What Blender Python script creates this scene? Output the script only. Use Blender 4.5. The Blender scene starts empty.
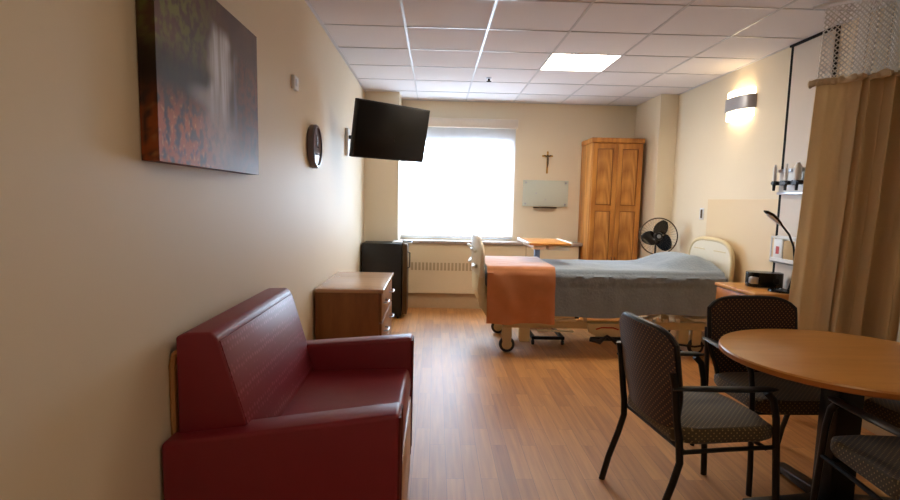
import bpy, bmesh, math, random
from mathutils import Vector, Matrix, noise
random.seed(4)
S = bpy.context.scene
COL = S.collection
PI = math.pi

# ------------------------------------------------------------------ materials
def new_mat(name):
    m = bpy.data.materials.new(name); m.use_nodes = True
    nt = m.node_tree; b = nt.nodes['Principled BSDF']
    return m, nt, b

def srgb(r, g, b):
    f = lambda c: (c/255/12.92) if c/255 <= .04045 else ((c/255+.055)/1.055)**2.4
    return (f(r), f(g), f(b), 1)

def plain(name, col, rough=.5, metal=0, spec=.5, var=.06, scale=30, bump=0, coat=0, sheen=0):
    """base colour with a little procedural variation and optional fine bump"""
    m, nt, b = new_mat(name)
    n = nt.nodes.new('ShaderNodeTexNoise'); n.inputs['Scale'].default_value = scale; n.inputs['Detail'].default_value = 3
    tc = nt.nodes.new('ShaderNodeTexCoord'); nt.links.new(tc.outputs['Object'], n.inputs['Vector'])
    r = nt.nodes.new('ShaderNodeMix'); r.data_type = 'RGBA'
    r.inputs[6].default_value = tuple(c*(1-var) for c in col[:3])+(1,)
    r.inputs[7].default_value = tuple(min(1, c*(1+var)) for c in col[:3])+(1,)
    nt.links.new(n.outputs['Fac'], r.inputs[0]); nt.links.new(r.outputs[2], b.inputs['Base Color'])
    b.inputs['Roughness'].default_value = rough; b.inputs['Metallic'].default_value = metal
    b.inputs['Specular IOR Level'].default_value = spec
    if coat: b.inputs['Coat Weight'].default_value = coat; b.inputs['Coat Roughness'].default_value = .15
    if sheen: b.inputs['Sheen Weight'].default_value = sheen; b.inputs['Sheen Roughness'].default_value = .4
    if bump:
        bp = nt.nodes.new('ShaderNodeBump'); bp.inputs['Strength'].default_value = bump; bp.inputs['Distance'].default_value = .004
        nt.links.new(n.outputs['Fac'], bp.inputs['Height']); nt.links.new(bp.outputs['Normal'], b.inputs['Normal'])
    return m

def wood(name, c1, c2, rough=.4, grain=(30, 30, 1.6), wave=6, contrast=.5, spec=.5):
    """long-grained wood; grain = coordinate scale, the small one runs along the grain"""
    m, nt, b = new_mat(name); N = nt.nodes.new; L = nt.links.new
    tc = N('ShaderNodeTexCoord'); mp = N('ShaderNodeMapping'); mp.inputs['Scale'].default_value = grain
    L(tc.outputs['Object'], mp.inputs['Vector'])
    n = N('ShaderNodeTexNoise'); n.inputs['Scale'].default_value = 1; n.inputs['Detail'].default_value = 5; n.inputs['Roughness'].default_value = .6
    L(mp.outputs['Vector'], n.inputs['Vector'])
    mp2 = N('ShaderNodeMapping'); mp2.inputs['Scale'].default_value = tuple(g*.16 for g in grain); L(tc.outputs['Object'], mp2.inputs['Vector'])
    n2 = N('ShaderNodeTexNoise'); n2.inputs['Scale'].default_value = 1; n2.inputs['Detail'].default_value = 1; L(mp2.outputs['Vector'], n2.inputs['Vector'])
    mul = N('ShaderNodeMath'); mul.operation = 'MULTIPLY'; mul.inputs[1].default_value = wave; L(n2.outputs['Fac'], mul.inputs[0])
    fr = N('ShaderNodeMath'); fr.operation = 'PINGPONG'; fr.inputs[1].default_value = .5; L(mul.outputs[0], fr.inputs[0])
    add = N('ShaderNodeMath'); add.operation = 'MULTIPLY_ADD'; add.inputs[1].default_value = contrast; L(fr.outputs[0], add.inputs[0]); 
    L(n.outputs['Fac'], add.inputs[2])
    cr = N('ShaderNodeValToRGB'); cr.color_ramp.elements[0].position = .35; cr.color_ramp.elements[1].position = .85
    cr.color_ramp.elements[0].color = c1; cr.color_ramp.elements[1].color = c2
    L(add.outputs[0], cr.inputs['Fac']); L(cr.outputs['Color'], b.inputs['Base Color'])
    b.inputs['Roughness'].default_value = rough; b.inputs['Specular IOR Level'].default_value = spec
    return m

def emis(name, col, strength):
    m, nt, b = new_mat(name)
    b.inputs['Base Color'].default_value = (.8, .8, .8, 1)
    b.inputs['Emission Color'].default_value = col; b.inputs['Emission Strength'].default_value = strength
    return m

def dotted(name, base, dot, plane, pitch=.011, rough=.75, spec=.3):
    """woven seat cloth: a diagonal lattice of small dots on a dark ground"""
    m, nt, b = new_mat(name); N = nt.nodes.new; L = nt.links.new
    tc = N('ShaderNodeTexCoord'); s0 = N('ShaderNodeSeparateXYZ'); L(tc.outputs['Object'], s0.inputs[0])
    sn = N('ShaderNodeSeparateXYZ'); L(tc.outputs['Normal'], sn.inputs[0])
    ab = N('ShaderNodeMath'); ab.operation = 'ABSOLUTE'; L(sn.outputs['Z'], ab.inputs[0])
    up = N('ShaderNodeMath'); up.operation = 'GREATER_THAN'; up.inputs[1].default_value = .6; L(ab.outputs[0], up.inputs[0])
    xy = N('ShaderNodeMath'); xy.operation = 'ADD'; L(s0.outputs['X'], xy.inputs[0]); L(s0.outputs['Y'], xy.inputs[1])
    va = N('ShaderNodeCombineXYZ'); L(s0.outputs['X'], va.inputs['X']); L(s0.outputs['Y'], va.inputs['Y'])
    vb = N('ShaderNodeCombineXYZ'); L(xy.outputs[0], vb.inputs['X']); L(s0.outputs['Z'], vb.inputs['Y'])
    vm = N('ShaderNodeMix'); vm.data_type = 'VECTOR'; L(up.outputs[0], vm.inputs[0]); L(vb.outputs[0], vm.inputs[4]); L(va.outputs[0], vm.inputs[5])
    mp = N('ShaderNodeMapping'); mp.inputs['Rotation'].default_value = (0, 0, PI/4); L(vm.outputs[1], mp.inputs['Vector'])
    sep = N('ShaderNodeSeparateXYZ'); L(mp.outputs['Vector'], sep.inputs[0])
    ds = []
    for ax in 'XY':
        a = N('ShaderNodeMath'); a.operation = 'PINGPONG'; a.inputs[1].default_value = pitch; L(sep.outputs[ax], a.inputs[0])
        q = N('ShaderNodeMath'); q.operation = 'POWER'; q.inputs[1].default_value = 2; L(a.outputs[0], q.inputs[0]); ds.append(q)
    s = N('ShaderNodeMath'); s.operation = 'ADD'; L(ds[0].outputs[0], s.inputs[0]); L(ds[1].outputs[0], s.inputs[1])
    lt = N('ShaderNodeMath'); lt.operation = 'LESS_THAN'; lt.inputs[1].default_value = (pitch*.36)**2; L(s.outputs[0], lt.inputs[0])
    mx = N('ShaderNodeMix'); mx.data_type = 'RGBA'; mx.inputs[6].default_value = base; mx.inputs[7].default_value = dot
    L(lt.outputs[0], mx.inputs[0]); L(mx.outputs[2], b.inputs['Base Color'])
    b.inputs['Roughness'].default_value = rough; b.inputs['Specular IOR Level'].default_value = spec
    b.inputs['Sheen Weight'].default_value = .25
    return m

def wall_mat(name, col, rough=.42, spec=.35):
    m = plain(name, col, rough, 0, spec, .015, 3)
    nt = m.node_tree; b = nt.nodes['Principled BSDF']
    n = nt.nodes.new('ShaderNodeTexNoise'); n.inputs['Scale'].default_value = 260
    tc = nt.nodes.new('ShaderNodeTexCoord'); nt.links.new(tc.outputs['Object'], n.inputs['Vector'])
    bp = nt.nodes.new('ShaderNodeBump'); bp.inputs['Strength'].default_value = .12; bp.inputs['Distance'].default_value = .002
    nt.links.new(n.outputs['Fac'], bp.inputs['Height']); nt.links.new(bp.outputs['Normal'], b.inputs['Normal'])
    return m

def floor_mat():
    m, nt, b = new_mat('plank_floor'); N = nt.nodes.new; L = nt.links.new
    tc = N('ShaderNodeTexCoord'); mp = N('ShaderNodeMapping'); mp.inputs['Rotation'].default_value = (0, 0, PI/2)
    L(tc.outputs['Object'], mp.inputs['Vector'])
    br = N('ShaderNodeTexBrick'); br.offset = .37; br.offset_frequency = 2; br.squash = 1
    br.inputs['Scale'].default_value = 1; br.inputs['Brick Width'].default_value = .62; br.inputs['Row Height'].default_value = .088
    br.inputs['Mortar Size'].default_value = .0009; br.inputs['Mortar Smooth'].default_value = .3; br.inputs['Bias'].default_value = 0
    br.inputs['Color1'].default_value = (0, 0, 0, 1); br.inputs['Color2'].default_value = (1, 1, 1, 1); br.inputs['Mortar'].default_value = (.1, .1, .1, 1)
    L(mp.outputs['Vector'], br.inputs['Vector'])
    mp2 = N('ShaderNodeMapping'); mp2.inputs['Scale'].default_value = (45, 2.2, 1); L(tc.outputs['Object'], mp2.inputs['Vector'])
    off = N('ShaderNodeVectorMath'); off.operation = 'MULTIPLY_ADD'; off.inputs[1].default_value = (7, 13, 5)
    L(br.outputs['Color'], off.inputs[0]); L(mp2.outputs['Vector'], off.inputs[2])
    n = N('ShaderNodeTexNoise'); n.inputs['Scale'].default_value = 1; n.inputs['Detail'].default_value = 5; L(off.outputs[0], n.inputs['Vector'])
    a = N('ShaderNodeMath'); a.operation = 'MULTIPLY_ADD'; a.inputs[1].default_value = .38; L(br.outputs['Color'], a.inputs[0]); L(n.outputs['Fac'], a.inputs[2])
    cr = N('ShaderNodeValToRGB'); e = cr.color_ramp.elements
    e[0].position = .3; e[0].color = srgb(158, 98, 44); e[1].position = 1.05; e[1].color = srgb(208, 146, 78)
    L(a.outputs[0], cr.inputs['Fac'])
    mx = N('ShaderNodeMix'); mx.data_type = 'RGBA'; mx.inputs[7].default_value = srgb(122, 74, 38)
    L(br.outputs['Fac'], mx.inputs[0]); L(cr.outputs['Color'], mx.inputs[6]); L(mx.outputs[2], b.inputs['Base Color'])
    b.inputs['Roughness'].default_value = .5; b.inputs['Specular IOR Level'].default_value = .6; b.inputs['Coat Weight'].default_value = .55; b.inputs['Coat Roughness'].default_value = .46
    bp = N('ShaderNodeBump'); bp.inputs['Strength'].default_value = .15; bp.inputs['Distance'].default_value = .001
    L(n.outputs['Fac'], bp.inputs['Height']); L(bp.outputs['Normal'], b.inputs['Normal'])
    return m

def screen_mat():
    """roller-blind screen cloth: part of the daylight goes straight through, part is scattered"""
    m, nt, b = new_mat('blind_cloth'); N = nt.nodes.new; L = nt.links.new
    tr = N('ShaderNodeBsdfTranslucent'); tr.inputs['Color'].default_value = (.92, .94, .98, 1)
    tp = N('ShaderNodeBsdfTransparent'); tp.inputs['Color'].default_value = (1, 1, 1, 1)
    df = N('ShaderNodeBsdfDiffuse'); df.inputs['Color'].default_value = (.8, .82, .85, 1)
    m1 = N('ShaderNodeMixShader'); m1.inputs[0].default_value = .3; L(tr.outputs[0], m1.inputs[1]); L(df.outputs[0], m1.inputs[2])
    wv = N('ShaderNodeTexNoise'); wv.inputs['Scale'].default_value = 3
    mr = N('ShaderNodeMapRange'); mr.inputs[3].default_value = .42; mr.inputs[4].default_value = .48; L(wv.outputs['Fac'], mr.inputs[0])
    m2 = N('ShaderNodeMixShader'); L(mr.outputs[0], m2.inputs[0]); L(m1.outputs[0], m2.inputs[1]); L(tp.outputs[0], m2.inputs[2])
    L(m2.outputs[0], nt.nodes['Material Output'].inputs[0])
    return m

def net_mat():
    m, nt, b = new_mat('curtain_netting'); N = nt.nodes.new; L = nt.links.new
    uv = N('ShaderNodeUVMap'); mp = N('ShaderNodeMapping'); mp.inputs['Rotation'].default_value = (0, 0, PI/4); mp.inputs['Scale'].default_value = (46, 46, 1)
    L(uv.outputs[0], mp.inputs['Vector']); sep = N('ShaderNodeSeparateXYZ'); L(mp.outputs[0], sep.inputs[0])
    outs = []
    for ax in 'XY':
        a = N('ShaderNodeMath'); a.operation = 'PINGPONG'; a.inputs[1].default_value = .5; L(sep.outputs[ax], a.inputs[0])
        g = N('ShaderNodeMath'); g.operation = 'GREATER_THAN'; g.inputs[1].default_value = .35; L(a.outputs[0], g.inputs[0]); outs.append(g)
    mx = N('ShaderNodeMath'); mx.operation = 'MAXIMUM'; L(outs[0].outputs[0], mx.inputs[0]); L(outs[1].outputs[0], mx.inputs[1])
    tp = N('ShaderNodeBsdfTransparent'); df = N('ShaderNodeBsdfDiffuse'); df.inputs['Color'].default_value = (.85, .83, .8, 1)
    ms = N('ShaderNodeMixShader'); L(mx.outputs[0], ms.inputs[0]); L(tp.outputs[0], ms.inputs[1]); L(df.outputs[0], ms.inputs[2])
    L(ms.outputs[0], nt.nodes['Material Output'].inputs[0])
    return m

def vcol_mat(name, rough=.4):
    m, nt, b = new_mat(name)
    a = nt.nodes.new('ShaderNodeAttribute'); a.attribute_name = 'print'
    nt.links.new(a.outputs['Color'], b.inputs['Base Color'])
    b.inputs['Roughness'].default_value = rough; b.inputs['Specular IOR Level'].default_value = .22
    return m

def cloth_mat():
    m = plain('tan_curtain_cloth', srgb(222, 198, 158), .9, 0, .15, .05, 60, .15, 0, .2)
    nt = m.node_tree; b = nt.nodes['Principled BSDF']
    tr = nt.nodes.new('ShaderNodeBsdfTranslucent'); tr.inputs['Color'].default_value = srgb(222, 190, 142)
    ms = nt.nodes.new('ShaderNodeMixShader'); ms.inputs[0].default_value = .38
    nt.links.new(b.outputs[0], ms.inputs[1]); nt.links.new(tr.outputs[0], ms.inputs[2]); nt.links.new(ms.outputs[0], nt.nodes['Material Output'].inputs[0])
    return m
M = dict(
    wall=wall_mat('cream_wall_paint', srgb(236, 221, 194), .55, .25),
    wallguard=wall_mat('wall_guard_sheet', srgb(232, 208, 168), .45),
    headpanel=wall_mat('headwall_laminate', srgb(222, 208, 192), .45),
    ceil=plain('ceiling_tile', srgb(236, 232, 234), .95, 0, .1, .03, 90, .2),
    tee=plain('ceiling_tee', srgb(206, 204, 208), .3, 0, .5, .01),
    floor=floor_mat(),
    base=plain('baseboard_vinyl', srgb(190, 165, 130), .5),
    black=plain('matte_black_plastic', srgb(14, 12, 13), .45, 0, .5, .1),
    gap=plain('black_seam', srgb(20, 18, 18), .8, 0, .2),
    gloss=plain('gloss_black', srgb(10, 10, 12), .18, 0, .5, .05),
    tvscreen=plain('dark_screen', srgb(14, 12, 12), .35, 0, .25, .05),
    frame=plain('black_steel_frame', srgb(15, 13, 13), .38, .1, .5, .1),
    chrome=plain('brushed_steel', srgb(190, 192, 200), .28, .9, .5, .04),
    white=plain('white_plastic', srgb(232, 232, 232), .4),
    radwhite=plain('heater_cream_enamel', srgb(226, 208, 174), .45, 0, .5, .02),
    raddark=plain('heater_slot', srgb(186, 164, 130), .7),
    blindtop=plain('blind_cassette', srgb(222, 208, 190), .5),
    winframe=plain('window_frame_white', srgb(228, 232, 238), .4),
    blind=screen_mat(),
    sill=plain('mottled_stone_sill', srgb(176, 158, 146), .22, 0, .5, .35, 22),
    oak=wood('golden_oak', srgb(160, 92, 30), srgb(214, 146, 66), .42, (16, 16, 1.7), 9, .55),
    oakpanel=wood('oak_panel_grain', srgb(150, 84, 26), srgb(222, 156, 76), .42, (15, 15, 1.3), 30, .45),
    oakshadow=wood('oak_groove_shadow', srgb(118, 66, 20), srgb(150, 88, 36), .5),  # darker oak paints the shadow lines around the door panels
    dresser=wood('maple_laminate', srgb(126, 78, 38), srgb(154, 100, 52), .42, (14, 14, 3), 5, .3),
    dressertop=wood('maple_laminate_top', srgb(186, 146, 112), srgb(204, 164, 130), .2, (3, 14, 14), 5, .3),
    tabletop=wood('honey_laminate_top', srgb(204, 138, 64), srgb(222, 158, 82), .34, (2, 16, 16), 3, .25),
    tableedge=plain('honey_edge_band', srgb(190, 116, 50), .4),
    sofawood=wood('sofa_oak', srgb(176, 120, 66), srgb(206, 150, 92), .4),
    vinyl=plain('burgundy_vinyl', srgb(132, 32, 44), .42, 0, .5, .08, 14, .25),
    vinylpiping=plain('burgundy_piping', srgb(92, 20, 28), .35),
    bedcream=plain('bed_cream_enamel', srgb(222, 204, 160), .42, 0, .5, .04),
    bedplastic=plain('bed_ivory_plastic', srgb(234, 224, 202), .36, 0, .5, .03),
    quilt=plain('grey_quilt', srgb(144, 156, 168), .9, 0, .2, .12, 45, 1.0, 0, .4),
    blanket=plain('rust_fleece', srgb(206, 136, 92), .9, 0, .2, .08, 18, .4, 0, .8),
    mattress=plain('mattress_cover', srgb(120, 130, 150), .6),
    rubber=plain('grey_rubber', srgb(46, 46, 48), .7),
    canvas=vcol_mat('printed_canvas', .48),
    brass=plain('aged_brass', srgb(196, 150, 74), .4, .4, .5, .15),
    bronze=plain('dark_bronze', srgb(86, 66, 44), .4, .7),
    glassboard=plain('frosted_glass_board', srgb(206, 212, 200), .16, 0, .5, .01),
    curtain=cloth_mat(),
    curtaintop=plain('curtain_hem', srgb(206, 184, 150), .9),
    net=net_mat(),
    seatcloth_sheen=dotted('seat_cloth_sheen_dotted', srgb(84, 72, 50), srgb(164, 138, 92), 'XY', .0085),  # olive tone puts the sheen on the seat into its base colour
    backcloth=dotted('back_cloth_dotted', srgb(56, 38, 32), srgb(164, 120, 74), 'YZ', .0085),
    lightlens=emis('ceiling_lens', (1, .88, .72, 1), 19),
    sconcelens=emis('sconce_lens', (1, .80, .52, 1), 4),
    red=plain('red_plastic', srgb(190, 40, 30), .5),
    bluegrey=plain('blue_grey_steel', srgb(120, 140, 170), .35, .3),
    tan=plain('tan_carton', srgb(190, 160, 112), .7),
    satin=plain('satin_steel', srgb(172, 170, 176), .35, .35),
    clockrim=plain('pewter_rim', srgb(98, 88, 90), .35, .4),
    greyface=plain('clock_face_grey', srgb(150, 140, 144), .2, 0, .6),
    paper=plain('white_paper', srgb(232, 230, 226), .6),
)
def sofa_pattern():
    m = plain('burgundy_dotted_vinyl', srgb(142, 46, 60), .42, 0, .5, .05, 14)
    nt = m.node_tree; N = nt.nodes.new; L = nt.links.new; b = nt.nodes['Principled BSDF']
    v = N('ShaderNodeTexVoronoi'); v.inputs['Scale'].default_value = 42; v.inputs['Randomness'].default_value = .25
    tc = N('ShaderNodeTexCoord'); L(tc.outputs['Object'], v.inputs['Vector'])
    cr = N('ShaderNodeValToRGB'); cr.color_ramp.elements[0].position = .15; cr.color_ramp.elements[1].position = .4
    cr.color_ramp.elements[0].color = srgb(168, 78, 94); cr.color_ramp.elements[1].color = srgb(136, 40, 54)
    L(v.outputs['Distance'], cr.inputs[0]); L(cr.outputs[0], b.inputs['Base Color'])
    return m
M['vinylpat'] = sofa_pattern()

# ------------------------------------------------------------------ geometry helpers
class MB:
    def __init__(s): s.bm = bmesh.new()
    def _bevel(s, faces, bev, seg=2):
        es = set(e for f in faces for e in f.edges)
        bmesh.ops.bevel(s.bm, geom=list(es), offset=bev, segments=seg, affect='EDGES', profile=.5, clamp_overlap=True)
    def box(s, x0, x1, y0, y1, z0, z1, bev=0, seg=2):
        vs = [s.bm.verts.new((x, y, z)) for x in (x0, x1) for y in (y0, y1) for z in (z0, z1)]
        F = [(0, 1, 3, 2), (4, 6, 7, 5), (0, 4, 5, 1), (2, 3, 7, 6), (0, 2, 6, 4), (1, 5, 7, 3)]
        fs = [s.bm.faces.new([vs[i] for i in f]) for f in F]
        if bev: s._bevel(fs, bev, seg)
        return s
    def prism(s, poly, axis, a0, a1, bev=0, seg=2):
        """poly: 2D outline; axis: extrusion axis ('x': poly=(y,z), 'y': poly=(x,z), 'z': poly=(x,y))"""
        def P(p, a):
            return {'x': (a, p[0], p[1]), 'y': (p[0], a, p[1]), 'z': (p[0], p[1], a)}[axis]
        A = [s.bm.verts.new(P(p, a0)) for p in poly]; B = [s.bm.verts.new(P(p, a1)) for p in poly]
        n = len(poly); fs = [s.bm.faces.new(A), s.bm.faces.new(B[::-1])]
        for i in range(n): fs.append(s.bm.faces.new([A[i], B[i], B[(i+1) % n], A[(i+1) % n]]))
        if bev: s._bevel(fs, bev, seg)
        return s
    def ring(s, c, u, v, r, n):
        return [s.bm.verts.new(c+u*(r*math.cos(2*PI*i/n))+v*(r*math.sin(2*PI*i/n))) for i in range(n)]
    def tube(s, pts, r, n=10, caps=True, closed=False, flat=None):
        pts = [Vector(p) for p in pts]; m = len(pts)
        rr = r if isinstance(r, (list, tuple)) else [r]*m
        rings = []; pu = None
        for i, p in enumerate(pts):
            if closed: t = (pts[(i+1) % m]-pts[i-1])
            else: t = pts[min(i+1, m-1)]-pts[max(i-1, 0)]
            t.normalize()
            if pu is None:
                pu = t.cross(Vector((0, 0, 1)))
                if pu.length < .1: pu = t.cross(Vector((1, 0, 0)))
            pu = (pu - t*pu.dot(t)).normalized(); v = t.cross(pu)
            if flat:
                rings.append([s.bm.verts.new(p+pu*(rr[i]*flat[0]*math.cos(2*PI*k/n))+v*(rr[i]*flat[1]*math.sin(2*PI*k/n))) for k in range(n)])
            else: rings.append(s.ring(p, pu, v, rr[i], n))
        pairs = list(zip(rings, rings[1:]))+([(rings[-1], rings[0])] if closed else [])
        for a, b in pairs:
            for k in range(n): s.bm.faces.new([a[k], a[(k+1) % n], b[(k+1) % n], b[k]])
        if caps and not closed: s.bm.faces.new(rings[0][::-1]); s.bm.faces.new(rings[-1])
        return s
    def cyl(s, p0, p1, r, n=20, r1=None):
        return s.tube([p0, p1], [r, r if r1 is None else r1], n)
    def lathe(s, prof, c, axis='z', n=32):
        c = Vector(c); U = {'z': (Vector((1, 0, 0)), Vector((0, 1, 0)), Vector((0, 0, 1))), 'x': (Vector((0, 1, 0)), Vector((0, 0, 1)), Vector((1, 0, 0))),
             'y': (Vector((0, 0, 1)), Vector((1, 0, 0)), Vector((0, 1, 0)))}[axis]
        rings = [s.ring(c+U[2]*h, U[0], U[1], max(r, 1e-4), n) for r, h in prof]
        for a, b in zip(rings, rings[1:]):
            for k in range(n): s.bm.faces.new([a[k], a[(k+1) % n], b[(k+1) % n], b[k]])
        s.bm.faces.new(rings[0][::-1]); s.bm.faces.new(rings[-1])
        return s
    def grid(s, P, nu, nv, thick=0):
        """P(i,j) -> point; optional thickness along -normal"""
        V = [[s.bm.verts.new(P(i, j)) for j in range(nv+1)] for i in range(nu+1)]
        fs = [s.bm.faces.new([V[i][j], V[i+1][j], V[i+1][j+1], V[i][j+1]]) for i in range(nu) for j in range(nv)]
        if thick:
            s.bm.normal_update()
            bmesh.ops.solidify(s.bm, geom=fs, thickness=thick)
        return s
    def build(s, name, mat, parent=None, smooth=True, angle=35):
        bmesh.ops.recalc_face_normals(s.bm, faces=s.bm.faces)
        if smooth:
            s.bm.normal_update()
            for f in s.bm.faces: f.smooth = True
            for e in s.bm.edges:
                if len(e.link_faces) == 2 and e.calc_face_angle(0) > math.radians(angle): e.smooth = False
        xs = [v.co for v in s.bm.verts]
        lo = Vector((min(v[k] for v in xs) for k in range(3))); hi = Vector((max(v[k] for v in xs) for k in range(3)))
        c = Vector(((lo.x+hi.x)/2, (lo.y+hi.y)/2, lo.z if parent is None else (lo.z+hi.z)/2))
        bmesh.ops.translate(s.bm, verts=s.bm.verts, vec=-c)
        me = bpy.data.meshes.new(name); s.bm.to_mesh(me); s.bm.free()
        me.materials.append(mat)
        o = bpy.data.objects.new(name, me); COL.objects.link(o); o.location = c
        if parent is not None:
            o.parent = parent; w = Matrix.Identity(4); p = parent
            off = Vector((0, 0, 0))
            while p is not None: off += p.location + (p.matrix_parent_inverse.translation if p.parent else Vector((0, 0, 0))); p = p.parent
            o.matrix_parent_inverse = Matrix.Translation(-off)
        return o

def thing(name, label, cat, loc, group=None):
    o = bpy.data.objects.new(name, None); COL.objects.link(o); o.location = loc; o.empty_display_size = .1
    o['label'] = label; o['category'] = cat
    if group: o['group'] = group
    return o
def tag(o, label, cat, group=None):
    o['label'] = label; o['category'] = cat
    if group: o['group'] = group
    return o
def struct(o): o['kind'] = 'structure'; return o
def box(*a, **k): return MB().box(*a, **k)
def copy_tree(o, parent=None):
    c = o.copy(); COL.objects.link(c); c.parent = parent
    if parent is not None: c.matrix_parent_inverse = o.matrix_parent_inverse.copy()
    for ch in list(o.children): copy_tree(ch, c)
    return c
def arcpts(c, r, a0, a1, n, f): return [f(c[0]+r*math.cos(a0+(a1-a0)*i/n), c[1]+r*math.sin(a0+(a1-a0)*i/n)) for i in range(n+1)]

# ------------------------------------------------------------------ the room
XL, XR, YB, YF, H = -.87, 2.79, 7.3, -1.2, 2.67
WX0, WX1, WZ0, WZ1 = -.46, 1.01, .90, 2.40
T = .15
struct(box(XL-T, XR+T, YF-T, YB+T, -.1, 0).build('floor', M['floor'], smooth=False))
struct(box(XL-T, XL, YF, YB, 0, H).build('wall_left', M['wall'], smooth=False))
struct(box(XR, XR+T, YF, YB, 0, H).build('wall_right', M['wall'], smooth=False))
struct(box(XL-T, XR+T, YF-T, YF, 0, H).build('wall_front', M['wall'], smooth=False))
wb = MB()
wb.box(XL-T, WX0, YB, YB+T, 0, H); wb.box(WX1, XR+T, YB, YB+T, 0, H)
wb.box(WX0, WX1, YB, YB+T, 0, WZ0); wb.box(WX0, WX1, YB, YB+T, WZ1, H)
struct(wb.build('wall_back', M['wall'], smooth=False))
struct(box(XL, -.455, 6.8, YB, 0, H).build('wall_left_pilaster', M['wall'], smooth=False))
struct(box(2.585, XR, 6.5, YB, 0, H).build('wall_right_pilaster', M['wall'], smooth=False))
# ceiling: tiles with an opening for the troffer, tees as a separate strip layer
LX0, LX1, LY0, LY1 = .974, 1.584, 4.8765, 5.4865
cb = MB()
cb.box(XL-T, LX0, YF-T, YB+T, H, H+.02); cb.box(LX1, XR+T, YF-T, YB+T, H, H+.02)
cb.box(LX0, LX1, YF-T, LY0, H, H+.02); cb.box(LX0, LX1, LY1, YB+T, H, H+.02)
cb.box(XL-T, XR+T, YF-T, YB+T, H+.13, H+.2)
struct(cb.build('ceiling', M['ceil'], smooth=False))
tb = MB(); w = .009
x = -.246
xs = [-.246+.61*c for c in range(-1, 6)]
for x in xs:
    if XL < x < XR: tb.box(x-w, x+w, YF, YB, H-.005, H)
r = 0
for r in range(0, 15):
    y = 7.3165-.61*r
    if YF < y < YB: tb.box(XL, XR, y-w*.8, y+w*.8, H-.0045, H)
tb.box(XL, XL+.02, YF, YB, H-.006, H); tb.box(XR-.02, XR, YF, YB, H-.006, H); tb.box(XL, XR, YB-.02, YB, H-.006, H)
struct(tb.build('trim_1', M['tee'], smooth=False))

# ceiling light
cl = thing('ceiling_light', 'square lit troffer recessed in the tiled ceiling above the bed', 'ceiling light', ((LX0+LX1)/2, (LY0+LY1)/2, H))
f = MB(); t = .012; hz = H+.10
f.box(LX0, LX0+t, LY0, LY1, H-.004, hz); f.box(LX1-t, LX1, LY0, LY1, H-.004, hz)
f.box(LX0, LX1, LY0, LY0+t, H-.004, hz); f.box(LX0, LX1, LY1-t, LY1, H-.004, hz)
f.build('housing', M['white'], cl, smooth=False)
box(LX0+t, LX1-t, LY0+t, LY1-t, hz-.02, hz-.005).build('lens', M['lightlens'], cl, smooth=False)
# sprinkler
sp = thing('sprinkler_head', 'small dark sprinkler head in a white ceiling tile', 'sprinkler', (.53, 5.9, H))
MB().lathe([(.03, 0), (.028, -.008), (.012, -.012)], (.53, 5.9, H), 'z', 20).build('escutcheon', M['chrome'], sp)
MB().lathe([(.012, -.012), (.010, -.03), (.026, -.034), (.026, -.038), (.004, -.04)], (.53, 5.9, H), 'z', 16).build('deflector', M['gap'], sp)

# window: frame, mullions, glass behind the blind
win = box(0, 0, 0, 0, 0, 0); win.bm.clear()
fy0, fy1 = YB+.002, YB+.13
gx0, gx1, gz0, gz1 = WX0+.075, WX1-.03, WZ0+.05, 2.17
win.box(WX0, gx0, fy0, fy1, WZ0, WZ1); win.box(gx1, WX1, fy0, fy1, WZ0, WZ1)
win.box(gx0, gx1, fy0, fy1, WZ0, gz0); win.box(gx0, gx1, fy0, fy1, gz1, WZ1)
win.box(.05, .15, YB+.10, fy1, gz0, gz1)
struct(win.build('window_1', M['winframe'], smooth=False))
gl, nt, b = new_mat('window_glass'); b.inputs['Transmission Weight'].default_value = 1; b.inputs['Roughness'].default_value = 0; b.inputs['IOR'].default_value = 1.0
b.inputs['Base Color'].default_value = (.96, .98, 1, 1); b.inputs['Specular IOR Level'].default_value = .5
tp = nt.nodes.new('ShaderNodeBsdfTransparent'); gs = nt.nodes.new('ShaderNodeBsdfGlossy'); gs.inputs['Roughness'].default_value = .02
mx = nt.nodes.new('ShaderNodeMixShader'); mx.inputs[0].default_value = .06
nt.links.new(tp.outputs[0], mx.inputs[1]); nt.links.new(gs.outputs[0], mx.inputs[2]); nt.links.new(mx.outputs[0], nt.nodes['Material Output'].inputs[0])
struct(box(gx0, gx1, YB+.105, YB+.111, gz0, gz1).build('window_1_glass', gl, smooth=False))

# roller blind
bl = thing('roller_blind', 'translucent white roller blind glowing in front of the window', 'blind', (.275, 7.25, .90))
box(-.475, 1.04, 7.20, 7.295, 2.33, 2.44, bev=.006).build('cassette', M['blindtop'], bl)
MB().grid(lambda i, j: (WX0-.005+i*(1.025-WX0)/12, 7.262+.002*math.sin(i*1.3), .935+j*1.395/8), 12, 8).build('blind_cloth', M['blind'], bl)
box(WX0-.005, 1.02, 7.250, 7.274, .915, .94, bev=.004).build('bottom_bar', M['white'], bl)

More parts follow.
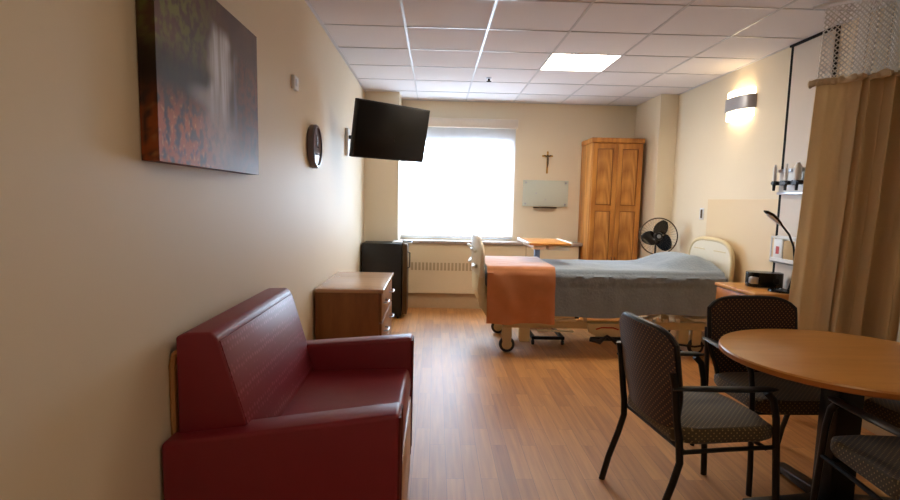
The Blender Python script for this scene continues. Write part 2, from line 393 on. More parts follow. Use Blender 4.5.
# heater cover and stone sill
struct(MB().box(-.455, 1.95, 7.03, 7.298, .845, .885, bev=.006).build('trim_2', M['sill']))
rc = thing('heater_cover', 'long cream enamelled heater cover with a slotted grille under the window', 'heater', (.75, 7.08, 0))
f = MB(); f.box(-.45, 1.17, 7.06, 7.08, .20, .84, bev=.003)
f.box(1.18, 1.86, 7.06, 7.08, .20, .84, bev=.003)
f.build('front_panel', M['radwhite'], rc, smooth=False)
g = MB(); xg = -.30
while xg < 1.10: g.box(xg, xg+.028, 7.055, 7.061, .50, .60); xg += .047
g.build('grille', M['raddark'], rc, smooth=False)
box(-.45, 1.86, 7.10, 7.14, 0, .19).build('kick_plate', M['base'], rc, smooth=False)
box(-.45, 1.86, 7.081, 7.29, .19, .84).build('core', M['raddark'], rc, smooth=False)
tag(box(1.43, 1.52, 7.19, 7.23, .8855, .91, bev=.006).build('remote_control', M['black']), 'small black remote lying on the stone window sill', 'remote')

# skirting
struct(box(XL, XL+.012, YF, 6.8, 0, .10, bev=.003).build('baseboard_left', M['base']))
struct(box(XR-.012, XR, YF, 6.5, 0, .10, bev=.003).build('baseboard_right', M['base']))

# ------------------------------------------------------------------ wardrobe
wd = thing('wardrobe', 'tall two-door golden oak wardrobe against the back wall', 'wardrobe', (2.21, 7.0, 0))
x0, x1, y0, y1, hh = 1.895, 2.525, 6.78, 7.295, 2.195
c = MB(); c.box(x0, x1, y0+.022, y1, .0, hh-.06, bev=.003); c.build('body', M['oak'], wd)
box(x0-.008, x1+.006, y0-.006, y1, hh-.06, hh, bev=.006).build('cornice', M['oak'], wd)
mid = (x0+x1)/2
for a, b_, s in ((x0+.01, mid-.002, 1), (mid+.002, x1-.01, -1)):
    d = MB(); sw = .055; zs = [.08, .62+.06, 1.08, hh-.075]
    d.box(a, a+sw, y0, y0+.02, .08, hh-.07); d.box(b_-sw, b_, y0, y0+.02, .08, hh-.07)
    for z0, z1 in ((.08, .14), (1.31, 1.38), (hh-.13, hh-.07)): d.box(a+sw, b_-sw, y0, y0+.02, z0, z1)
    dd = d.build('door', M['oak'], wd, smooth=False)
    for z0, z1 in ((.14, 1.31), (1.38, hh-.13)):
        p = box(a+sw+.009, b_-sw-.009, y0+.006, y0+.021, z0+.009, z1-.009, bev=.004).build('panel', M['oakpanel'], dd)
        box(a+sw+.001, b_-sw-.001, y0+.014, y0+.0215, z0+.001, z1-.001).build('groove_shadow', M['oakshadow'], dd)
    kx = (b_-.02) if s == 1 else (a+.02)
    MB().tube([(kx, y0, .62), (kx, y0-.025, .63), (kx, y0-.025, .73), (kx, y0, .74)], .005, 8).build('handle', M['bronze'], dd)

# ------------------------------------------------------------------ crucifix, glass board
cr = thing('crucifix', 'small brass crucifix with a dark figure hanging above the glass board', 'crucifix', (1.45, 7.29, 1.79))
k = MB(); k.box(1.439, 1.461, 7.283, 7.297, 1.785, 2.05, bev=.002); k.box(1.39, 1.51, 7.284, 7.296, 1.988, 2.012, bev=.002)
for cx, cz in ((1.45, 2.05), (1.45, 1.785), (1.39, 2.0), (1.51, 2.0)): k.lathe([(.012, -.005), (.012, .005)], (cx, 7.29, cz), 'y', 12)
k.build('cross', M['brass'], cr)
k = MB(); k.tube([(1.45, 7.275, 1.85), (1.453, 7.272, 1.90), (1.45, 7.274, 1.965), (1.45, 7.272, 1.985)], [.005, .010, .014, .008], 10)
k.tube([(1.405, 7.276, 2.008), (1.45, 7.272, 1.985), (1.495, 7.276, 2.008)], .007, 8)
k.lathe([(.003, -.014), (.011, -.006), (.012, .004), (.003, .014)], (1.447, 7.268, 2.003), 'z', 12)
k.build('figure', M['bronze'], cr)
gb = thing('glass_board', 'pale frosted glass writing board on the back wall below the crucifix', 'board', (1.437, 7.29, 1.34))
box(1.14, 1.735, 7.270, 7.278, 1.345, 1.684, bev=.002).build('glass_panel', M['glassboard'], gb)
for sx in (1.175, 1.70):
    for sz in (1.378, 1.652): MB().lathe([(.012, -.024), (.013, .006)], (sx, 7.272, sz), 'y', 14).build('standoff', M['chrome'], gb)
box(1.285, 1.585, 7.235, 7.296, 1.322, 1.338, bev=.003).build('pen_tray', M['bronze'], gb)
for sx, sz in ((1.315, 1.515), (1.44, 1.432)): MB().lathe([(.008, -.01), (.009, 0)], (sx, 7.270, sz), 'y', 12).build('magnet', M['chrome'], gb)

# ------------------------------------------------------------------ television
def quadbox(c, ux, uz, w, h, d, name, mat, parent, bev=0):
    b = MB().box(-w/2, w/2, -d/2, d/2, -h/2, h/2, bev=bev)
    n = uz.cross(ux)
    m = Matrix((ux, n, uz)).transposed().to_4x4(); m.translation = c
    bmesh.ops.transform(b.bm, matrix=m, verts=b.bm.verts)
    return b.build(name, mat, parent)
tvc = Vector((-.385, 4.925, 1.975))
ux = Vector((.62, .57, 0)).normalized(); nh = Vector((ux.y, -ux.x, 0))
tilt = math.radians(11); uz = (Vector((0, 0, 1))*math.cos(tilt)+nh*math.sin(tilt)).normalized(); nn = ux.cross(uz)
tv = thing('television', 'black flat television tilted down on a bracket from the left wall', 'television', (-.86, 4.95, 1.95))
back = -nh*0
scr_n = nh*math.cos(tilt)-Vector((0, 0, 1))*math.sin(tilt)
quadbox(tvc-scr_n*.02, ux, uz, .79, .475, .045, 'cabinet', M['black'], tv, .006)
quadbox(tvc+scr_n*.0035, ux, uz, .765, .45, .004, 'screen', M['tvscreen'], tv, .001)
k = MB(); k.box(XL, XL+.03, 5.36, 5.48, 1.80, 2.06, bev=.004)
k.build('wall_plate', M['white'], tv)
k = MB(); e = tvc-scr_n*.05
k.tube([(XL+.03, 5.42, 1.98), (XL+.18, 5.36, 1.98), tuple(e-nh*.04), tuple(e)], .018, 10)
k.box(e.x-.05, e.x+.05, e.y-.02, e.y+.02, e.z-.08, e.z+.08)
k.build('bracket_arm', M['black'], tv)

# ------------------------------------------------------------------ left wall: clock, thermostat, canvas
ck = thing('wall_clock', 'round wall clock with a dark rim on the left wall', 'clock', (XL, 3.93, 1.60))
MB().lathe([(.142, 0), (.15, .008), (.15, .038), (.142, .048), (.130, .048), (.128, .036)], (XL, 3.93, 1.75), 'x', 48).build('rim', M['clockrim'], ck)
MB().lathe([(.129, .02), (.129, .038)], (XL, 3.93, 1.75), 'x', 48).build('face', M['greyface'], ck)
k = MB(); k.box(XL+.039, XL+.041, 3.925, 3.935, 1.745, 1.83); k.box(XL+.039, XL+.041, 3.93, 3.99, 1.745, 1.754); k.build('hands', M['gap'], ck)
th = thing('wall_sensor', 'small white box on the left wall above the clock', 'sensor', (XL, 3.45, 2.04))
box(XL, XL+.022, 3.40, 3.50, 2.04, 2.12, bev=.004).build('box', M['white'], th)
box(XL+.0225, XL+.026, 3.42, 3.45, 2.06, 2.10, bev=.002).build('button', M['chrome'], th)

cv = thing('canvas_print', 'large waterfall photograph on canvas hung on the left wall above the sofa', 'picture', (XL, 2.13, 1.495))
def lerp(a, b, t): return tuple(a[i]+(b[i]-a[i])*t for i in range(3))
def sm(a, b, x): t = min(1, max(0, (x-a)/(b-a))); return t*t*(3-2*t)
def lin(c): return tuple(srgb(*c)[:3])
CY0, CY1, CZ0, CZ1, CX = 1.675, 2.595, 1.497, 2.108, -.815
def paint(y, z, edge=False):
    u = (y-CY0)/(CY1-CY0); v = (z-CZ0)/(CZ1-CZ0)
    n1 = noise.fractal(Vector((u*3, v*2.4, 2)), 1, 2, 4)*.5+.5; n2 = noise.fractal(Vector((u*26, v*15, 5)), 1, 2, 3)*.5+.5
    n3 = noise.noise(Vector((u*60, v*45, 1)))*.5+.5
    c = lerp(lin((62, 42, 34)), lin((120, 84, 64)), n1)
    g = sm(.35, .8, v)*sm(.62, .1, u)*sm(.35, .65, n2)                     # mossy green, top left
    c = lerp(c, lin((136, 140, 66)), g*.85)
    c = lerp(c, lin((26, 20, 20)), sm(.62, .5, v)*sm(.28, .45, v)*sm(.75, .3, u)*.7)
    r = sm(.42, .18, v)*sm(.75, .3, u)*sm(.3, .6, n2)                       # fallen leaves, lower left
    c = lerp(c, lin((204, 104, 44)), r*.9); c = lerp(c, lin((240, 178, 110)), r*sm(.62, .8, n3)*.7)
    rr = sm(.62, .78, u)*sm(.85, .6, v)*sm(.4, .6, n2); c = lerp(c, lin((150, 84, 50)), rr*.55)   # rust rock right
    # the fall
    top = .87; fx = .545-(.87-v)*.07+.022*noise.noise(Vector((v*7, 3, u*4)))
    wd_ = .125+.03*(1-v)+.035*noise.noise(Vector((u*5, v*9, 11)))
    if v < top:
        st = .5+.5*noise.noise(Vector((u*30+v*1.5, v*1.8, 7)))+.35*noise.noise(Vector((u*75, v*4, 9)))
        a = sm(wd_, wd_*.4, abs(u-fx))*sm(top+.02*n2, top-.09, v)*max(0, min(1, .25+.95*st))*sm(.2, .42, v)
        c = lerp(c, lin((232, 234, 244)), a)
        b2 = sm(.035, .012, abs(u-fx-.20+.05*v))*sm(.8, .7, v)*sm(.2, .35, v)*.35*st; c = lerp(c, lin((180, 182, 196)), b2)
    sp_ = sm(.30, .05, math.hypot((u-fx-.0)*1.1, (v-.20)*1.0)); c = lerp(c, lin((190, 176, 174)), sp_*.8*(.5+.5*n2))
    sl = sm(.16, .02, math.hypot((u-.38)*.8, (v-.40)*1.9)); c = lerp(c, lin((190, 184, 190)), sl*.7)
    lo = sm(.22, .0, v)*sm(.2, .7, u); c = lerp(c, lin((170, 160, 168)), lo*.6)
    if edge: c = lerp(c, lin((20, 14, 12)), .45)
    return c
b = MB(); nu, nv = 230, 150
def pc(i, j): return (CX, CY0+(CY1-CY0)*i/nu, CZ0+(CZ1-CZ0)*j/nv)
b.grid(pc, nu, nv)
cvf = b.build('printed_front', M['canvas'], cv, smooth=False)
ca = cvf.data.color_attributes.new('print', 'FLOAT_COLOR', 'POINT')
for v in cvf.data.vertices:
    wy = v.co.y+(CY0+CY1)/2; wz = v.co.z+(CZ0+CZ1)/2
    ca.data[v.index].color = (*paint(wy, wz), 1)
b = MB(); D = .052; nn_ = 60
per = []
for i in range(nn_+1): per.append((CY0+(CY1-CY0)*i/nn_, CZ0))
for i in range(1, nn_+1): per.append((CY1, CZ0+(CZ1-CZ0)*i/nn_))
for i in range(1, nn_+1): per.append((CY1-(CY1-CY0)*i/nn_, CZ1))
for i in range(1, nn_+1): per.append((CY0, CZ1-(CZ1-CZ0)*i/nn_))
b.grid(lambda i, j: (CX-j*D/4, per[i][0], per[i][1]), len(per)-1, 4)
cve = b.build('wrapped_edge', M['canvas'], cv, smooth=False)
ca = cve.data.color_attributes.new('print', 'FLOAT_COLOR', 'POINT')
for v in cve.data.vertices:
    wx = v.co.x+(CX-D/2); wy = v.co.y+(CY0+CY1)/2; wz = v.co.z+(CZ0+CZ1)/2
    ca.data[v.index].color = (*paint(wy+(CX-wx)*1.5 if wy < 2 else wy-(CX-wx), wz, True), 1)

# ------------------------------------------------------------------ sofa
so = thing('sleeper_chair', 'burgundy vinyl two-seat sofa with oak base against the left wall', 'sofa', (-.48, 2.25, 0))
def arm(ya, yb, za, zb, name='armrest', zbot=.03):
    k = MB().prism([(-.862, zbot), (-.108, zbot), (-.102, zb), (-.862, za)], 'y', ya, yb, bev=.016, seg=3)
    o = k.build(name, M['vinyl'], so)
    e = MB().tube([(-.107, ya+.012, zbot+.01), (-.103, ya+.012, zb-.014), (-.103, yb-.012, zb-.014), (-.107, yb-.012, zbot+.01)], .006, 8)
    e.build('piping', M['vinylpiping'], o)
arm(1.705, 1.835, .612, .715)
arm(2.665, 2.78, .66, .722, zbot=.11)
k = MB().prism([(-.835, .50), (-.56, .50), (-.60, .60), (-.702, .940), (-.722, .958), (-.805, .955), (-.835, .940)], 'y', 1.775, 2.70, bev=.008, seg=3)
bk = k.build('backrest', M['vinyl'], so)
MB().prism([(-.593, .56), (-.700, .928), (-.694, .928), (-.585, .56)], 'y', 1.785, 2.69, bev=.002).build('backrest_face', M['vinylpat'], bk)
MB().prism([(-.70, .43), (-.112, .43), (-.104, .50), (-.118, .575), (-.70, .555)], 'y', 1.838, 2.662, bev=.02, seg=3).build('seat_cushion', M['vinyl'], so)
box(-.84, -.104, 1.838, 2.662, .05, .428, bev=.004).build('base', M['sofawood'], so)
k = MB(); k.tube([(-.858, 1.80, .30), (-.858, 1.80, .84), (-.85, 1.80, .875), (-.835, 1.80, .885)], .012, 8)
k.tube([(-.858, 2.70, .30), (-.858, 2.70, .84), (-.85, 2.70, .875)], .012, 8); k.box(-.866, -.85, 1.80, 2.70, .60, .66)
k.build('back_frame', M['sofawood'], so)
for px, py in ((-.80, 1.76), (-.17, 1.76), (-.80, 2.72), (-.17, 2.72)):
    MB().cyl((px, py, 0), (px, py, .05 if py < 2 else .12), .02, 12).build('foot', M['black'], so)

# ------------------------------------------------------------------ dresser, mini fridge
dr = thing('dresser', 'low maple dresser with silver handles between the sofa and the fridge', 'dresser', (-.61, 4.42, 0))
dx0, dx1, dy0, dy1, dz = -.855, -.375, 3.95, 4.88, .75
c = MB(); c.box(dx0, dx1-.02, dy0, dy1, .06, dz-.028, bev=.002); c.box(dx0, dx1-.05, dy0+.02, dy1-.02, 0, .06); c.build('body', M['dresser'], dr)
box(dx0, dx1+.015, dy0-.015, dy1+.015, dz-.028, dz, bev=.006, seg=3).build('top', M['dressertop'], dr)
for q in range(3):
    z0 = .075+q*.215
    d = box(dx1-.019, dx1, dy0+.005, dy1-.005, z0, z0+.205, bev=.003).build('drawer', M['dresser'], dr)
    for hy in (dy0+.22, dy1-.22):
        MB().tube([(dx1, hy-.07, z0+.12), (dx1+.03, hy-.06, z0+.12), (dx1+.034, hy, z0+.12), (dx1+.03, hy+.06, z0+.12), (dx1, hy+.07, z0+.12)], .007, 8).build('handle', M['chrome'], d)
fr = thing('mini_fridge', 'black mini fridge standing in the corner left of the window', 'fridge', (-.57, 6.6, 0))
box(-.845, -.385, 6.42, 6.79, .03, .885, bev=.006).build('cabinet', M['black'], fr)
d = box(-.375, -.318, 6.42, 6.79, .05, .885, bev=.01).build('door', M['bronze'], fr)
MB().tube([(-.318, 6.45, .6), (-.29, 6.45, .61), (-.29, 6.45, .78), (-.318, 6.45, .79)], .007, 8).build('handle', M['black'], d)
for px in (-.81, -.42):
    for py in (6.45, 6.76): MB().cyl((px, py, 0), (px, py, .035), .018, 12).build('foot', M['black'], fr)
tr = thing('flat_case', 'small white and dark flat case lying on the mini fridge', 'case', (-.37, 6.6, .8855))
box(-.50, -.27, 6.50, 6.72, .8855, .900, bev=.003).build('case', M['white'], tr)
box(-.38, -.275, 6.52, 6.70, .9005, .914, bev=.003).build('lid', M['gloss'], tr)

# ------------------------------------------------------------------ hospital bed
BY0, BY1, BX0, BX1 = 4.97, 5.86, .48, 2.66
bed = thing('hospital_bed', 'hospital bed with a cream steel base under the window', 'bed', (1.6, 5.42, 0))
box(BX0, BX1, BY0+.02, BY1-.02, .60, .772, bev=.03, seg=3).build('mattress', M['mattress'], bed)
k = MB()
for y in (BY0+.03, BY1-.07): k.box(.50, 2.64, y, y+.04, .42, .50, bev=.004)
for x in (.50, .95, 1.5, 2.05, 2.60): k.box(x, x+.05, BY0+.03, BY1-.03, .43, .49, bev=.003)
k.box(.52, 2.64, BY0+.05, BY1-.05, .50, .595, bev=.004)
k.build('deck_frame', M['bedcream'], bed)
k = MB()
for y in (BY0+.05, BY1-.11): k.box(.66, 2.56, y, y+.06, .235, .305, bev=.006)
for x in (.68, 2.46): k.box(x, x+.07, BY0+.08, BY1-.08, .24, .30, bev=.005)
k.box(.80, .90, BY0+.05, BY0+.11, .10, .24, bev=.01); k.box(2.30, 2.40, BY0+.05, BY0+.11, .10, .24, bev=.01)
k.build('base_frame', M['bedcream'], bed)
for y in (BY0+.13, BY1-.17):
    for xa, xb in ((.95, 1.35), (1.95, 2.3)): MB().tube([(xa, y, .29), (xb, y, .47)], .022, 8).build('lift_arm', M['bedplastic'], bed)
MB().tube([(.96, BY0+.02, .222), (1.30, BY0+.02, .215)], .010, 8).build('brake_rod', M['bedplastic'], bed)
for x in (.69, 2.48):
    for y in (BY0+.08, BY1-.08):
        ca_ = MB(); ca_.lathe([(.055, -.017), (.073, -.014), (.073, .014), (.055, .017)], (x, y, .073), 'y', 28)
        w_ = ca_.build('caster', M['rubber'], bed)
        h_ = MB(); h_.lathe([(.045, -.022), (.048, -.02), (.048, .02), (.045, .022)], (x, y, .073), 'y', 24)
        h_.prism([(x-.035, .05), (x+.03, .05), (x+.045, .16), (x+.04, .245), (x-.045, .245), (x-.05, .15)], 'y', y-.024, y-.018, bev=.002)
        h_.prism([(x-.035, .05), (x+.03, .05), (x+.045, .16), (x+.04, .245), (x-.045, .245), (x-.05, .15)], 'y', y+.018, y+.024, bev=.002)
        h_.box(x-.043, x+.038, y-.0178, y+.0178, .15, .248)
        h_.build('hub', M['bedcream'], w_)
# pedals, levers and small fittings under the deck
k = MB(); k.prism([(1.42, .30), (1.80, .30), (1.78, .20), (1.68, .17), (1.52, .17), (1.44, .21)], 'y', BY0+.0, BY0+.05, bev=.008)
k.build('pedal_housing', M['bedcream'], bed)
k = MB(); k.tube([(1.44, BY0-.03, .155), (1.53, BY0-.04, .135), (1.60, BY0-.03, .19), (1.68, BY0-.04, .135), (1.77, BY0-.03, .165)], [.022, .03, .016, .03, .022], 10, flat=(1, .8))
k.box(1.45, 1.76, BY0-.03, BY0+.01, .14, .175, bev=.008)
k.build('pedal', M['black'], bed)
k = MB(); k.tube([(1.50, BY0-.006, .245), (1.55, BY0-.008, .262), (1.66, BY0-.008, .262), (1.71, BY0-.006, .245)], .006, 6); k.build('pedal_mark', M['red'], bed)
k = MB(); k.box(1.10, 1.30, BY0-.0, BY0+.04, .345, .375, bev=.006); k.build('side_lever', M['bedcream'], bed)
k = MB(); k.box(1.30, 1.34, BY0-.002, BY0+.042, .34, .38, bev=.006); k.build('lever_grip', M['black'], bed)
box(1.10, 1.32, BY0+.01, BY0+.05, .31, .335, bev=.006).build('side_lever', M['bedplastic'], bed)
box(1.385, 1.42, BY0, BY0+.03, .31, .39, bev=.01).build('release_knob', M['bedplastic'], bed)
for x in (1.98, 2.06, 2.13, 2.24): box(x, x+.045, BY0+.0, BY0+.03, .315, .35, bev=.006).build('fitting', M['bedplastic'], bed)
box(2.22, 2.36, BY0-.0, BY0+.03, .405, .45, bev=.008).build('hand_control_hook', M['black'], bed)
box(2.40, 2.66, BY0-.03, BY0+.20, .335, .36, bev=.005).build('head_end_tray', M['bedplastic'], bed)
k = MB(); k.tube([(2.28, 5.02, .10), (2.45, 5.0, .085), (2.60, 5.02, .10)], .010, 8)
k.tube([(2.30, 5.0, .06), (2.36, 4.97, .02), (2.5, 4.98, .012), (2.62, 5.05, .02)], .008, 8); k.build('power_cable', M['black'], bed)

def board(x, ymid, half, zlo, zmid, ztop, bulge, sx, mat_p, mat_r, name):
    """moulded end board: arched panel with a raised rim, bowed outwards by bulge (sign sx)"""
    def bx(y): return x + sx*bulge*(1-((y-ymid)/half)**2)
    N_ = 28
    def outline(sc):
        pts = []
        for i in range(N_+1):
            a = PI*i/N_; c_, s_ = math.cos(a), math.sin(a)
            yy = half*sc*math.copysign(abs(c_)**.62, c_); zz = zmid+(ztop-zmid-(1-sc)*half)*(s_**.75)
            pts.append((ymid+yy, zz))
        pts += [(ymid-half*sc*.96, zlo+(1-sc)*half), (ymid+half*sc*.96, zlo+(1-sc)*half)]
        return pts
    o = outline(1.0)
    k = MB(); t_ = .012
    ny = 20; 
    # panel as columns across the width
    def top(y):
        q = min(1, abs(y-ymid)/half); return zmid+(ztop-zmid)*(max(0, 1-q**(2/.62)))**.375
    k.grid(lambda i, j: (bx(ymid-half*.97+2*half*.97*i/ny), ymid-half*.97+2*half*.97*i/ny,
                         zlo+(top(ymid-half*.97+2*half*.97*i/ny)-zlo)*j/12), ny, 12, thick=t_)
    p_ = k.build(name, mat_p, bed)
    r_ = MB().tube([(bx(y), y, z) for y, z in o], .021, 10, closed=True, flat=(1, 1)).build('rim', mat_r, p_)
    return p_, bx
fb, bxf = board(.435, 5.415, .45, .72, .86, 1.075, .055, -1, M['bedplastic'], M['bedplastic'], 'footboard')
for dy in (-.24, .24):
    k = MB(); k.tube([(bxf(5.415+dy)-.02, 5.415+dy-.09, .93), (bxf(5.415+dy)-.045, 5.415+dy-.05, .95), (bxf(5.415+dy)-.045, 5.415+dy+.05, .95), (bxf(5.415+dy)-.02, 5.415+dy+.09, .93)], .014, 8)
    k.tube([(bxf(5.415+dy)-.01, 5.415+dy-.1, .80), (bxf(5.415+dy)-.035, 5.415+dy, .78), (bxf(5.415+dy)-.01, 5.415+dy+.1, .80)], .016, 8)
    k.build('grip', M['bedplastic'], fb)
k = MB()
for y in (5.02, 5.80):
    k.prism([(.415, .80), (.46, .80), (.47, .52), (.56, .40), (.56, .30), (.50, .32), (.42, .44), (.395, .6)], 'y', y-.03, y+.03, bev=.008)
k.box(.40, .45, 5.0, 5.82, .48, .72, bev=.015)
k.build('end_bumper', M['bedcream'], bed)
hb, bxh = board(2.705, 5.34, .42, .60, .84, 1.075, .0, 1, M['bedplastic'], M['bedcream'], 'headboard')
for dy in (-.20, .20): box(2.69, 2.698, 5.34+dy-.11, 5.34+dy+.11, .965, .976).build('hand_slot', M['bedcream'], hb)

# bedding --------------------------------------------------------
def cover(name, X0, X1, nx, lift, hem_f, mat, label, cat, wr, seed, pillow=True, th=.012, endcap=False, txt=None):
    """cloth draped over the mattress: profile runs near hem -> near edge -> top -> far edge -> far hem"""
    ztop = .798+lift; R_ = .055
    y0, y1 = BY0-.035-lift, BY1+.03+lift
    prof = []
    def bump(x, y):
        if not pillow: return 0
        b_ = .115*sm(2.02, 2.45, x)*(1-.35*sm(2.52, 2.66, x))*sm(BY0-.02, BY0+.30, y)*sm(BY1+.05, BY1-.12, y)
        return b_
    NS, NT, NR = 16, 26, 6
    def P(i, j):
        x = X0+(X1-X0)*i/nx
        hem = hem_f(x)
        fx = x+seed
        if j <= NS:                                   # near side, hanging
            t = j/NS; z = hem+(ztop-R_-hem)*t
            fold = wr*(1-t*.75)*(math.sin(fx*17+1.2*math.sin(fx*5)+t*.8)+.6*math.sin(fx*31+2))
            y = y0 - .010 - .02*(1-t) + fold
            if not txt: y += .022*noise.noise(Vector((x*7+z*4, z*5-x*2, seed)))-.008
            nz = noise.noise(Vector((x*9, z*9, seed)))*.006
            if txt: nz += noise.noise(Vector((x*30, z*45, seed)))*.016*sm(ztop-.15, ztop-.12, z)*sm(1.10, 1.16, x)+.014*sm(1.10, 1.16, x)*sm(ztop-.14, ztop-.12, z)*-1
            return (x, y+nz, z)
        if j <= NS+NR:
            a = (j-NS)/NR*PI/2
            bz = bump(x, y0+R_)
            return (x, y0+R_-R_*math.cos(a), ztop-R_+R_*math.sin(a)+bz*0)
        if j <= NS+NR+NT:
            t = (j-NS-NR)/NT; y = y0+R_+(y1-y0-2*R_)*t
            z = ztop+bump(x, y)+noise.noise(Vector((x*4, y*5, seed)))*.006+noise.noise(Vector((x*13, y*11, seed+3)))*.003
            return (x, y, z)
        if j <= NS+2*NR+NT:
            a = (j-NS-NR-NT)/NR*PI/2
            return (x, y1-R_+R_*math.sin(a), ztop-R_+R_*math.cos(a))
        t = (j-NS-2*NR-NT)/NS; return (x, y1+.01*t, ztop-R_-(ztop-R_-.45)*t)
    k = MB(); k.grid(P, nx, 2*NS+2*NR+NT, thick=th)
    o = k.build(name, mat, None, angle=60)
    return tag(o, label, cat)
cover('quilt', .485, 2.655, 110, 0, lambda x: .365+.045*sm(1.2, 2.6, x)+.012*math.sin(x*7), M['quilt'],
      'grey quilt spread over the bed and rising over the pillow', 'quilt', .006, 1.7, txt=True)
cover('blanket', .475, 1.09, 60, .022, lambda x: .30+.02*(x-.5)+.006*math.sin(x*16), M['blanket'],
      'rust orange fleece blanket folded across the foot of the bed', 'blanket', .013, 6.3, pillow=False)

# overbed table --------------------------------------------------
ob = thing('overbed_table', 'wood-topped overbed table on a post reaching over the bed', 'overbed table', (1.13, 6.0, 0))
box(.91, 1.32, 5.28, 5.98, .985, 1.008, bev=.008).build('tabletop', M['tabletop'], ob)
for xa in (.895, 1.321): box(xa, xa+.014, 5.28, 5.98, .985, 1.016, bev=.004).build('edge_lip', M['bedplastic'], ob)
k = MB(); k.box(.95, 1.08, 5.30, 5.95, .945, .984, bev=.012); k.box(1.10, 1.31, 5.30, 5.6, .935, .984, bev=.012); k.build('underside_tray', M['bedplastic'], ob)
k = MB(); k.box(1.10, 1.16, 6.03, 6.09, .06, .96, bev=.005); k.box(1.10, 1.16, 5.85, 6.09, .93, .96, bev=.004); k.build('post', M['bluegrey'], ob)
k = MB(); k.box(.96, 1.30, 6.03, 6.09, .05, .10, bev=.005)
for x in (.97, 1.26): k.box(x, x+.035, 5.30, 6.05, .055, .085, bev=.004)
k.box(.97, 1.295, 5.30, 5.335, .055, .085, bev=.004)
k.build('base', M['black'], ob)
for x in (.985, 1.278):
    for y in (5.32, 6.06): MB().lathe([(.022, -.012), (.027, -.009), (.027, .009), (.022, .012)], (x, y, .027), 'x', 16).build('caster', M['rubber'], ob)

# ------------------------------------------------------------------ fan
fn = thing('pedestal_fan', 'black pedestal fan between the wardrobe and the bed head', 'fan', (2.50, 6.22, 0))
fc = Vector((2.515, 6.16, 1.045)); fa = Vector((-.18, -1, .05)).normalized(); fu = fa.cross(Vector((0, 0, 1))).normalized(); fv = fu.cross(fa)
def ringpts(r, off, n=48): return [fc+fa*off+fu*(r*math.cos(2*PI*i/n))+fv*(r*math.sin(2*PI*i/n)) for i in range(n)]
k = MB(); k.tube(ringpts(.205, .0), .007, 8, closed=True); 
cg = k.build('cage', M['bronze'], fn)
k = MB()
for i in range(36):
    a = 2*PI*i/36; d = fu*math.cos(a)+fv*math.sin(a)
    for sgn in (1, -1):
        k.tube([fc+fa*sgn*.055+d*.045, fc+fa*sgn*.05+d*.13, fc+fa*sgn*.025+d*.19, fc+d*.205], .0008, 3)
k.build('wire_grille', M['bronze'], cg)
k = MB()
m3 = Matrix((fu, fv, fa)).transposed().to_4x4(); m3.translation = fc
for i in range(3):
    a = 2*PI*i/3+math.radians(98)
    def BP(p, q, a=a):
        t = p/10; s_ = (q/8-.5)
        r = .04+.148*t; wdt = .165*math.sin(PI*(.22+.70*t))**.8
        ang = a+s_*wdt/max(.07, r*.9)+.25*t
        return (r*math.cos(ang), r*math.sin(ang), -.035*s_*2*(1-.3*t))
    b_ = MB(); b_.grid(BP, 10, 8, thick=.003)
    bmesh.ops.transform(b_.bm, matrix=m3, verts=b_.bm.verts)
    b_.build('blade', M['gloss'], fn)
k = MB(); k.lathe([(.01, .035), (.04, .03), (.05, .0), (.05, -.03)], (0, 0, 0), 'z', 24)
k.lathe([(.05, -.06), (.062, -.075), (.062, -.15), (.045, -.18), (.02, -.185)], (0, 0, 0), 'z', 24)
bmesh.ops.transform(k.bm, matrix=m3, verts=k.bm.verts); k.build('motor', M['black'], fn)
k = MB(); k.lathe([(.022, 0), (.02, .006)], (0, 0, .035), 'z', 20); bmesh.ops.transform(k.bm, matrix=m3, verts=k.bm.verts); k.build('badge', M['chrome'], fn)
e = fc-fa*.12
k = MB(); k.cyl((e.x, e.y, .03), (e.x, e.y, .70), .016, 14); k.cyl((e.x, e.y, .70), (e.x, e.y, e.z-.03), .011, 14); k.build('pole', M['black'], fn)
k = MB(); k.lathe([(.19, 0), (.19, .012), (.15, .03), (.03, .045), (.02, .08)], (e.x, e.y, 0), 'z', 36); k.build('base', M['black'], fn)

# ------------------------------------------------------------------ right wall
sc = thing('wall_sconce', 'lit half-round wall sconce with a steel band on the right wall', 'wall light', (XR, 5.12, 2.2))
def halfcyl(r0, r1, z0, z1, name, mat, par, n=24, cap=True):
    k = MB(); pts = []
    def P2(i, r): a = -PI/2-PI*i/n; return (XR+.0+r*math.cos(a)*.60*1.0, 5.12+r*math.sin(a)) 
    out = [(XR-.46*r1*math.sin(PI*i/n), 5.12-r1*math.cos(PI*i/n)) for i in range(n+1)]
    inn = [(XR-.46*r0*math.sin(PI*i/n), 5.12-r0*math.cos(PI*i/n)) for i in range(n+1)]
    poly = out+inn[::-1]
    k.prism(poly, 'z', z0, z1); return k.build(name, mat, par)
halfcyl(.215, .23, 2.265, 2.385, 'steel_band', M['satin'], sc)
halfcyl(.19, .205, 2.195, 2.445, 'diffuser', M['sconcelens'], sc)
struct(MB().box(XR-.006, XR, 4.45, 5.62, .10, 1.465, bev=.002).build('trim_3', M['wallguard'], smooth=False))
sw = thing('switch_plate', 'small metal switch plate on the right wall above the bed head', 'switch', (XR, 5.745, 1.26))
box(XR-.008, XR, 5.70, 5.78, 1.255, 1.375, bev=.002).build('plate', M['white'], sw)
box(XR-.014, XR-.008, 5.715, 5.75, 1.27, 1.36, bev=.002).build('rocker', M['bronze'], sw)
